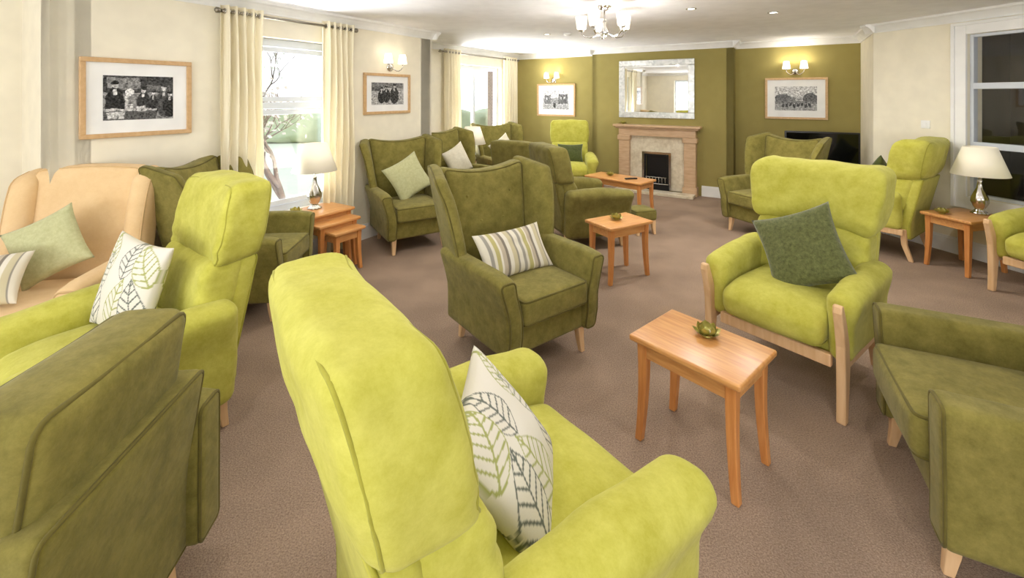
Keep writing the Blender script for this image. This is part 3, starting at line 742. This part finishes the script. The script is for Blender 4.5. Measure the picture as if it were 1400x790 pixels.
B = make_pillow_chair('lime green armchair with curved beech arms holding dark chenille cushion', M['lime'], M['lime_pipe'], True, name='show_wood_armchair', grp='lime armchairs with beech legs', hwid=0.70)
place(B, 1.69, 2.66, 217); CH['B'] = B
c_ = copy_tree(B); c_['label'] = 'lime green armchair seen from behind against the cream wall near the television'; place(c_, 3.86, 4.74, 125); CH['L'] = c_
c_ = copy_tree(B); c_['label'] = 'lime green armchair cut by the right edge beside the lamp table'; place(c_, 4.36, 3.42, 195); CH['M'] = c_
J = make_pillow_chair('olive high back armchair behind the central wing chair, beside the small table', M['olive_dark'], M['olive_pipe'], name='high_back_armchair', grp='olive high back armchairs', hide_wr=0.005, top=1.06)
place(J, 0.77, 4.92, 18); CH['J1'] = J
c_ = copy_tree(J); c_['label'] = 'olive high back armchair mostly hidden behind the central wing chair wings'; place(c_, 0.20, 6.0, 60); CH['J0'] = c_
c_.scale = (0.92, 0.92, 0.95)
D = make_low('olive armchair in the near left foreground seen from behind', M['olive'], M['olive_pipe'], grp='low olive armchairs')
place(D, -1.42, 1.12, 187); CH['D'] = D
c_ = copy_tree(D); c_['label'] = 'olive armchair cut by the right edge in the near foreground'; place(c_, 1.91, 1.61, 153); CH['E'] = c_

t = thing('footstool', 'small olive footstool behind the small table next to the olive high back armchair', 'footstool', (1.50, 5.22, 0), 0.3)
part_soft(t, 'cushion', M['olive_dark'], (0.28, 0.28, 0.12), 0.03, (0, 0, 0.22), (4, 4, 2), (0, 0, 0.015), None, ((2, 1),), M['olive_pipe'])
legs(t, [(-0.10, -0.10), (0.10, -0.10), (-0.10, 0.10), (0.10, 0.10)], 0.15)

# ---------------------------------------------------------------- cushions
def leaf_pat(seed):
    lv = [(-0.85, -0.95, 72, 1.3, 0.34, 'd'), (-0.05, -1.05, 98, 1.3, 0.36, 'g'), (0.6, -1.0, 72, 1.25, 0.32, 'd'), (1.0, -0.35, 112, 1.1, 0.3, 'o'),
          (-0.95, 0.15, 52, 1.1, 0.3, 'g'), (-0.15, 0.2, 84, 0.9, 0.28, 'd'), (0.5, 0.3, 62, 0.8, 0.24, 'g')]
    cd = {'d': rgb(108, 112, 104)[:3], 'g': rgb(164, 168, 104)[:3], 'o': rgb(146, 150, 128)[:3]}
    wht = rgb(222, 217, 205)[:3]
    def f(x, y):
        if seed == 2: x, y = -x, y
        for bx, by, an, ln, wd, cc in lv:
            a = math.radians(an); dx, dy = x-bx, y-by
            t = (dx*math.cos(a)+dy*math.sin(a))/ln; s = (-dx*math.sin(a)+dy*math.cos(a))
            if 0 < t < 1:
                w = wd*math.sin(math.pi*t**0.8)
                if abs(s) < 0.016: return cd[cc]
                if abs(s) < w:
                    if abs(s) > w-0.022: return cd[cc]
                    ph = (t*7-abs(s)*4.2) % 1.0
                    if ph < 0.22 and abs(s) < w*0.93: return cd[cc]
                    return wht
        return wht
    return f
def stripe_pat(x, y):
    bands = [(0.10, (222, 216, 200)), (0.06, (160, 156, 146)), (0.05, (220, 214, 198)), (0.09, (184, 176, 120)), (0.03, (226, 220, 206)), (0.08, (190, 178, 158)), (0.05, (134, 126, 114)), (0.08, (226, 220, 206)), (0.10, (200, 190, 158)), (0.03, (150, 144, 132))]
    tot = sum(b_[0] for b_ in bands); p = ((x+1)*0.72) % tot
    for w_, cc in bands:
        if p < w_: return rgb(*cc)[:3]
        p -= w_
    return rgb(222, 216, 200)[:3]
def cushion(ch, pos, size, thick, mat, label, lean=72, spin=0, yaw=0, pat=None, name='cushion', hx=None):
    N_ = 110 if pat else 26
    a = size/2; b_ = (hx or size)/2; vs = []; cols = []; idx = {}; fs = []
    for side in (1, -1):
        for j in range(N_+1):
            for k in range(N_+1):
                edge = j in (0, N_) or k in (0, N_)
                if side == -1 and edge: idx[(side, j, k)] = idx[(1, j, k)]; continue
                u, v = 2*k/N_-1, 2*j/N_-1
                x = a*u*(1-0.10*(1-v*v)); y = b_*v*(1-0.10*(1-u*u))
                z = side*thick/2*(max(0, (1-u*u)*(1-v*v)))**0.42
                n_ = noise.noise(Vector((u*2.2, v*2.2, size*9+side)))
                z += side*0.010*n_*(1-u*u)*(1-v*v)
                idx[(side, j, k)] = len(vs); vs.append((x, y, z))
                if pat: cols.append(pat(u, v))
    for side in (1, -1):
        for j in range(N_):
            for k in range(N_):
                q = [idx[(side, j, k)], idx[(side, j, k+1)], idx[(side, j+1, k+1)], idx[(side, j+1, k)]]
                fs.append(q if side == 1 else q[::-1])
    me = bpy.data.meshes.new(name); me.from_pydata(vs, [], fs)
    for p in me.polygons: p.use_smooth = True
    if pat:
        ca = me.color_attributes.new('Col', 'FLOAT_COLOR', 'POINT')
        for q, v in enumerate(cols): ca.data[q].color = (*v, 1)
        me.materials.append(M['vcolcloth'])
    else: me.materials.append(mat)
    o = bpy.data.objects.new(name, me); col.objects.link(o)
    c_ = CH[ch]
    Mx = Matrix.Translation(c_.location) @ Matrix.Rotation(c_.rotation_euler.z, 4, 'Z') @ Matrix.Translation(pos) @ Matrix.Rotation(math.radians(yaw), 4, 'Z') @ Matrix.Rotation(math.radians(lean), 4, 'X') @ Matrix.Rotation(math.radians(spin), 4, 'Z')
    o.matrix_world = Mx; tag(o, label, 'cushion', 'scatter cushions on the chairs')
    return o
cushion('A', (-0.01, -0.01, 0.61), 0.41, 0.15, None, 'leaf print cushion on the foreground lime armchair', 52, 6, -46, leaf_pat(1))
cushion('C', (-0.02, 0.03, 0.70), 0.43, 0.14, None, 'leaf print cushion on the left lime armchair', 74, -4, 14, leaf_pat(2))
cushion('W1', (-0.03, 0.0, 0.60), 0.53, 0.13, None, 'striped cushion on the central olive wing chair', 56, 0, 0, stripe_pat, hx=0.30)
cushion('F', (-0.16, -0.20, 0.62), 0.40, 0.14, None, 'striped cushion on the peach chair at the left edge', 55, 0, 10, stripe_pat, hx=0.28)
cushion('F', (-0.02, 0.06, 0.71), 0.37, 0.13, M['sage'], 'pale sage cushion on the peach wing chair', 74, 28, 0)
cushion('B', (0.04, -0.02, 0.70), 0.45, 0.15, M['chenille'], 'dark green chenille cushion on the beech armed lime chair', 68, 27, 0)
cushion('H', (0.0, 0.03, 0.70), 0.43, 0.14, M['sage'], 'pale sage cushion on the olive wing chair between the windows', 72, 26, 0)
cushion('I', (0.0, 0.03, 0.70), 0.42, 0.14, M['offwhite'], 'off white cushion on the wing chair left of the far lamp', 74, 20, 0)
cushion('I2', (0.0, 0.03, 0.70), 0.42, 0.14, M['offwhite'], 'off white cushion on the farthest wing chair', 74, 30, 0)
cushion('G', (0.05, 0.08, 0.72), 0.40, 0.13, M['offwhite'], 'cushion just showing on the wing chair behind the left lime armchair', 78, 20, 0)
cushion('N', (0.0, 0.02, 0.64), 0.42, 0.14, M['darkcush'], 'dark green cushion on the distant lime armchair', 70, 0, 0, hx=0.32)
cushion('L', (-0.08, -0.02, 0.72), 0.42, 0.14, M['darkcush'], 'dark green cushion on the lime armchair near the television', 72, 20, 0)

# ---------------------------------------------------------------- tables
def make_table(label, w, d, h, x, y, ang, grp='orange wood occasional tables', name='side_table'):
    t = thing(name, label, 'table', (x, y, 0), ang, grp)
    bm = bmesh.new(); soft(bm, (w, d, 0.028), 0.009, (0, 0, h-0.014), (1, 1, 1), steps=3); mk('tabletop', bm, M['oak'], t)
    bm = bmesh.new(); a, b_ = w/2-0.045, d/2-0.045; zz = h-0.028
    box(bm, -a+0.025, a-0.025, -b_-0.01, -b_+0.01, zz-0.07, zz); box(bm, -a+0.025, a-0.025, b_-0.01, b_+0.01, zz-0.07, zz)
    box(bm, -a-0.01, -a+0.01, -b_+0.025, b_-0.025, zz-0.07, zz); box(bm, a-0.01, a+0.01, -b_+0.025, b_-0.025, zz-0.07, zz)
    mk('apron', bm, M['oak'], t, False, 0.002)
    for sx in (-1, 1):
        for sy in (-1, 1):
            bm = bmesh.new(); q = []
            for k in range(9):
                f_ = k/8; z = zz*f_; off = 0.02*(1-f_)**2-0.004*math.sin(math.pi*f_)
                hw = 0.016+0.007*f_
                q.append((sx*(a-0.004)+sx*off*0.9, sy*(b_-0.004)+sy*off*0.4, z, hw, hw))
            column(bm, q); mk('leg', bm, M['oak_leg'], t, False, 0.005)
    return t
T1 = make_table('orange wood side table in the foreground between the lime armchairs', 0.50, 0.38, 0.49, 0.85, 2.01, math.atan2(-0.76, 0.65))
T2 = make_table('orange wood side table right of the central olive wing chair', 0.50, 0.34, 0.49, 0.95, 3.97, math.atan2(0.5, 0.86))
T3 = make_table('long orange wood coffee table in front of the fireplace', 0.88, 0.42, 0.47, 1.48, 6.15, math.radians(-45), name='coffee_table')
wa = math.atan2(CS, SN)
def nest(dv, w, d, h, lb):
    bx, by = -1.84, 4.2
    return make_table(lb, w, d, h, bx+CS*dv+SN*dv*0.15, by-SN*dv+CS*dv*0.15, wa, 'nest of tables by the near window', 'nesting_table')
nest(0.0, 0.56, 0.40, 0.52, 'largest table of the nest, under the left lamp')
nest(0.16, 0.44, 0.34, 0.455, 'middle table of the nest, slid out below the largest')
nest(0.30, 0.33, 0.28, 0.39, 'smallest and lowest table of the nest by the near window')
T5 = make_table('orange wood lamp table against the right cream wall', 0.52, 0.40, 0.50, 4.18, 4.12, math.radians(14), name='side_table')
T6 = make_table('small orange wood table under the far lamp in the alcove', 0.42, 0.40, 0.50, -0.62, 6.78, wa, name='side_table')

# ---------------------------------------------------------------- lamps
def make_lamp(label, x, y, z):
    t = thing('table_lamp', label, 'table lamp', (x, y, z), 0, 'table lamps with cream shades')
    bm = bmesh.new(); lathe(bm, [(0.06, 0), (0.065, 0.006), (0.05, 0.02), (0.03, 0.04), (0.045, 0.07), (0.062, 0.11), (0.06, 0.15), (0.04, 0.20), (0.022, 0.24), (0.016, 0.29), (0.02, 0.305), (0.01, 0.315)], 48, flute=0.06, twist=22); mk('base', bm, M['steel'], t)
    bm = bmesh.new(); lathe(bm, [(0.007, 0.31), (0.007, 0.42)], 12); mk('stem', bm, M['chrome'], t)
    bm = bmesh.new(); lathe(bm, [(0.20, 0.36), (0.202, 0.36), (0.115, 0.62), (0.112, 0.62), (0.20, 0.36)], 40, cap=False); mk('lamp_shade', bm, M['shade'], t)
    return t
l1 = make_lamp('table lamp with cream shade on the nest of tables by the near window', -1.88, 4.25, 0.52)
for lb, p in (('table lamp with cream shade on the right hand table beside the dark window', (4.34, 4.14, 0.50)), ('small distant table lamp between two wing chairs in the alcove', (-0.6, 6.78, 0.50))):
    c_ = copy_tree(l1); c_['label'] = lb; c_.location = p

# ---------------------------------------------------------------- lotus candle holders
def make_lotus(label, x, y, z):
    t = thing('candle_holder', label, 'candle holder', (x, y, z), 0, 'lotus shaped candle holders')
    bm = bmesh.new()
    for ring, (n_, tilt, ln, wd, r0) in enumerate(((7, 25, 0.052, 0.020, 0.018), (7, 48, 0.05, 0.019, 0.018), (6, 68, 0.045, 0.016, 0.018))):
        for k in range(n_):
            a = 2*math.pi*(k+0.5*ring)/n_; g_ = []
            for i in range(6):
                f_ = i/5; row = []
                for j in (-1, -0.5, 0, 0.5, 1):
                    w_ = wd*(math.sin(math.pi*(0.12+0.86*f_)))**0.8*j; tl = math.radians(tilt*(0.4+0.8*f_))
                    rr = r0+ln*f_*math.cos(tl); zz = 0.006+ln*f_*math.sin(tl)+abs(j)*0.006*(1-f_)+ring*0.002
                    row.append(bm.verts.new((rr*math.cos(a)-w_*math.sin(a), rr*math.sin(a)+w_*math.cos(a), zz)))
                g_.append(row)
            for i in range(5):
                for j in range(4): bm.faces.new((g_[i][j], g_[i][j+1], g_[i+1][j+1], g_[i+1][j]))
    mk('petals', bm, M['brass'], t)
    bm = bmesh.new(); lathe(bm, [(0.024, 0), (0.026, 0.004), (0.02, 0.012)], 20); mk('dish', bm, M['brass'], t)
    bm = bmesh.new(); lathe(bm, [(0.017, 0.012), (0.017, 0.024), (0.003, 0.024), (0.001, 0.03)], 18); mk('candle', bm, M['wax'], t)
    return t
o1 = make_lotus('lotus candle holder on the foreground side table', 0.90, 2.06, 0.49)
for lb, p in (('lotus candle holder on the table beside the central wing chair', (0.93, 3.98, 0.49)),
              ('lotus candle holder on the nest of tables next to the lamp', (-1.98, 4.08, 0.52)),
              ('lotus candle holder on the right hand lamp table', (3.99, 4.14, 0.50)),
              ('lotus candle holder on the long coffee table', (1.38, 6.27, 0.47))):
    c_ = copy_tree(o1); c_['label'] = lb; c_.location = p
mp_ = Matrix.Translation((fx, fy, 0)) @ Matrix.Rotation(wall_rot(7), 4, 'Z')
c_ = copy_tree(o1); c_['label'] = 'lotus candle holder on the left end of the mantel shelf'; c_.location = mp_ @ Vector((-0.55, -0.11, 1.105))
t = thing('remote_control', 'black remote control on the long coffee table', 'remote control', (1.6, 6.0, 0.47), 0.2)
bm = bmesh.new(); soft(bm, (0.17, 0.045, 0.018), 0.007, (0, 0, 0.009), (1, 1, 1)); mk('body', bm, M['black'], t)
bm = bmesh.new()
for k in range(6):
    for j in (-1, 0, 1): box(bm, -0.06+0.022*k, -0.05+0.022*k, j*0.012-0.004, j*0.012+0.004, 0.018, 0.0195)
mk('buttons', bm, M['steel'], t, False)

# ---------------------------------------------------------------- outside
bm = bmesh.new(); box(bm, -45, 30, 8.5, 60, -0.75, -0.7); box(bm, -45, -5.6, -10, 8.5, -0.75, -0.7)
mk('ground_outside', bm, M['grass'], smooth=False, kind='structure')
t = thing('brick_house', 'brick house seen through the far window', 'house', (1.2, 16.5, -0.7), 0)
bm = bmesh.new(); box(bm, -2.1, 4, 0, 5, 0, 4.2); mk('walls', bm, M['brick'], t, False)
bm = bmesh.new(); vs = [bm.verts.new(p) for p in ((-2.4, -0.3, 4.2), (4.3, -0.3, 4.2), (4.3, 5.3, 4.2), (-2.4, 5.3, 4.2), (-2.4, 2.5, 6.4), (4.3, 2.5, 6.4))]
for f_ in ((0, 1, 5, 4), (3, 2, 5, 4), (0, 4, 3), (1, 2, 5), (0, 1, 2, 3)): bm.faces.new([vs[q] for q in f_])
mk('roof', bm, M['roof'], t, False)
bm = bmesh.new(); box(bm, -1.7, -1.0, -0.05, 0.0, 1.2, 2.4); wd_ = mk('window', bm, M['upvc'], t, False)
bm = bmesh.new(); box(bm, -1.63, -1.07, -0.06, -0.05, 1.27, 2.33); mk('pane', bm, M['darkroom'], wd_, False)
def tree(x, y, seed, label, h0=1.4, fol='blossom', nleaf=900, r0=0.08):
    rnd = random.Random(seed); t = thing('garden_tree', label, 'tree', (x, y, -0.7)); bm = bmesh.new(); tips = []
    def grow(p, d, ln, r, lvl):
        pts = [p]
        for k in range(4):
            d = (d+Vector((rnd.uniform(-.2, .2), rnd.uniform(-.2, .2), rnd.uniform(-.05, .15)))).normalized(); p = p+d*ln/4; pts.append(p)
        tube(bm, pts, r, 6, radii=[r*(1-0.11*k) for k in range(5)]); tips.extend(pts[2:] if lvl > 1 else [])
        if lvl < 5:
            for k in range(3):
                nd = (d+Vector((rnd.uniform(-.9, .9), rnd.uniform(-.9, .9), rnd.uniform(-.1, .6)))).normalized()
                grow(pts[-1-k % 2], nd, ln*0.74, r*0.56, lvl+1)
    grow(Vector((0, 0, 0)), Vector((0, 0, 1)), h0, r0, 0)
    mk('trunk', bm, M['bark'], t)
    bm = bmesh.new()
    for k in range(nleaf):
        p = rnd.choice(tips)+Vector((rnd.gauss(0, .12), rnd.gauss(0, .12), rnd.gauss(0, .12))); s = 0.035
        a = Vector((rnd.uniform(-1, 1), rnd.uniform(-1, 1), rnd.uniform(-1, 1))).normalized(); b_ = a.cross(Vector((0.3, 0.5, 0.8))).normalized()
        bm.faces.new([bm.verts.new(p+a*s), bm.verts.new(p+b_*s), bm.verts.new(p-a*s), bm.verts.new(p-b_*s)])
    mk('foliage', bm, M[fol], t, False)
tree(-3.6, 7.3, 4, 'bare branched blossom tree outside the near window', 0.85, 'blossom', 700, 0.07)
tree(-10.5, 18.5, 8, 'green tree farther off outside the near window', 2.0, 'leafout', 2500)
tree(-3.4, 17.5, 12, 'garden tree outside the far window left of the brick house', 1.5, 'leafout', 1500)
t = thing('hedge', 'low green hedge across the garden outside the windows', 'hedge', (-9, 22, -0.7), 0.1)
bm = bmesh.new(); soft(bm, (24, 1.4, 1.5), 0.4, (0, 0, 0.75), (80, 4, 6), fn=lambda x, y, z: wr(x, y, z, 0.25, 1.3)); mk('foliage', bm, M['leafout'], t)

# ---------------------------------------------------------------- light
w = bpy.data.worlds.new('World'); scene.world = w; w.use_nodes = True; nt = w.node_tree; bg = nt.nodes['Background']
tc = nt.nodes.new('ShaderNodeTexCoord'); sp = nt.nodes.new('ShaderNodeSeparateXYZ'); cr = nt.nodes.new('ShaderNodeValToRGB')
cr.color_ramp.elements[0].position = 0.0; cr.color_ramp.elements[0].color = (0.95, 0.97, 1, 1); cr.color_ramp.elements[1].position = 0.8; cr.color_ramp.elements[1].color = (0.8, 0.9, 1, 1)
nt.links.new(tc.outputs['Generated'], sp.inputs[0]); nt.links.new(sp.outputs['Z'], cr.inputs['Fac']); nt.links.new(cr.outputs['Color'], bg.inputs['Color'])
bg.inputs['Strength'].default_value = 2.0
def area(name, loc, target, sx, sy, e, c=(1, 1, 1)):
    l = bpy.data.lights.new(name, 'AREA'); l.shape = 'RECTANGLE'; l.size = sx; l.size_y = sy; l.energy = e; l.color = c
    o = bpy.data.objects.new(name, l); col.objects.link(o); o.location = loc
    o.rotation_euler = (Vector(target)-Vector(loc)).to_track_quat('-Z', 'Y').to_euler(); return o
T = TF(13)
for op in RW:
    s = (op[0]+op[1])/2; area('rear_window_fill', T(s, 0.5, 1.0), T(s, -2.2, 2.4), 2.4, 1.5, 95, (1, 1, 1))  # added area lamps behind the unseen rear windows, aimed up as fill
T = TF(12); area('side_window_fill', T(2.6, 0.5, 1.0), T(2.6, -2.2, 2.4), 2.8, 1.5, 50, (1, 1, 1))  # added fill lamp behind the unseen side window
T = TF(2); area('near_window_bounce', T(1.6, 0.8, 0.2), T(1.7, -1.6, 2.4), 1.2, 0.8, 170, (1, 1, 1))  # area lamp added low outside, imitates ground bounce onto the ceiling
T = TF(4); area('far_window_bounce', T(2.0, 0.8, 0.2), T(2.0, -1.6, 2.4), 1.6, 0.8, 330, (1, 1, 1))  # same added bounce lamp outside the alcove window, lifts the far ceiling
for x, y, lb in ((-1.2, 1.6, 'added unseen downlight, fill above the left lime armchair'), (1.2, 1.2, 'added unseen downlight, fill above the foreground'), (2.6, 3.0, 'added unseen downlight, fill above the beech armed chair'), (-1.0, 3.4, 'added unseen downlight, fill before the near window')):
    downl(x, y, lb, 8)  # unseen downlights added to brighten the near half of the room

# ---------------------------------------------------------------- camera
cam = bpy.data.cameras.new('Camera'); co = bpy.data.objects.new('Camera', cam); col.objects.link(co)
co.location = (0, 0, 1.6); co.rotation_euler = (math.pi/2, 0, 0)
cam.sensor_width = 36; cam.lens = FPX/1400*36; cam.shift_y = -(395-130)/1400; cam.clip_start = 0.05; cam.clip_end = 200
scene.camera = co
try:
    scene.view_settings.view_transform = 'Standard'; scene.view_settings.exposure = 0.0
except Exception: pass
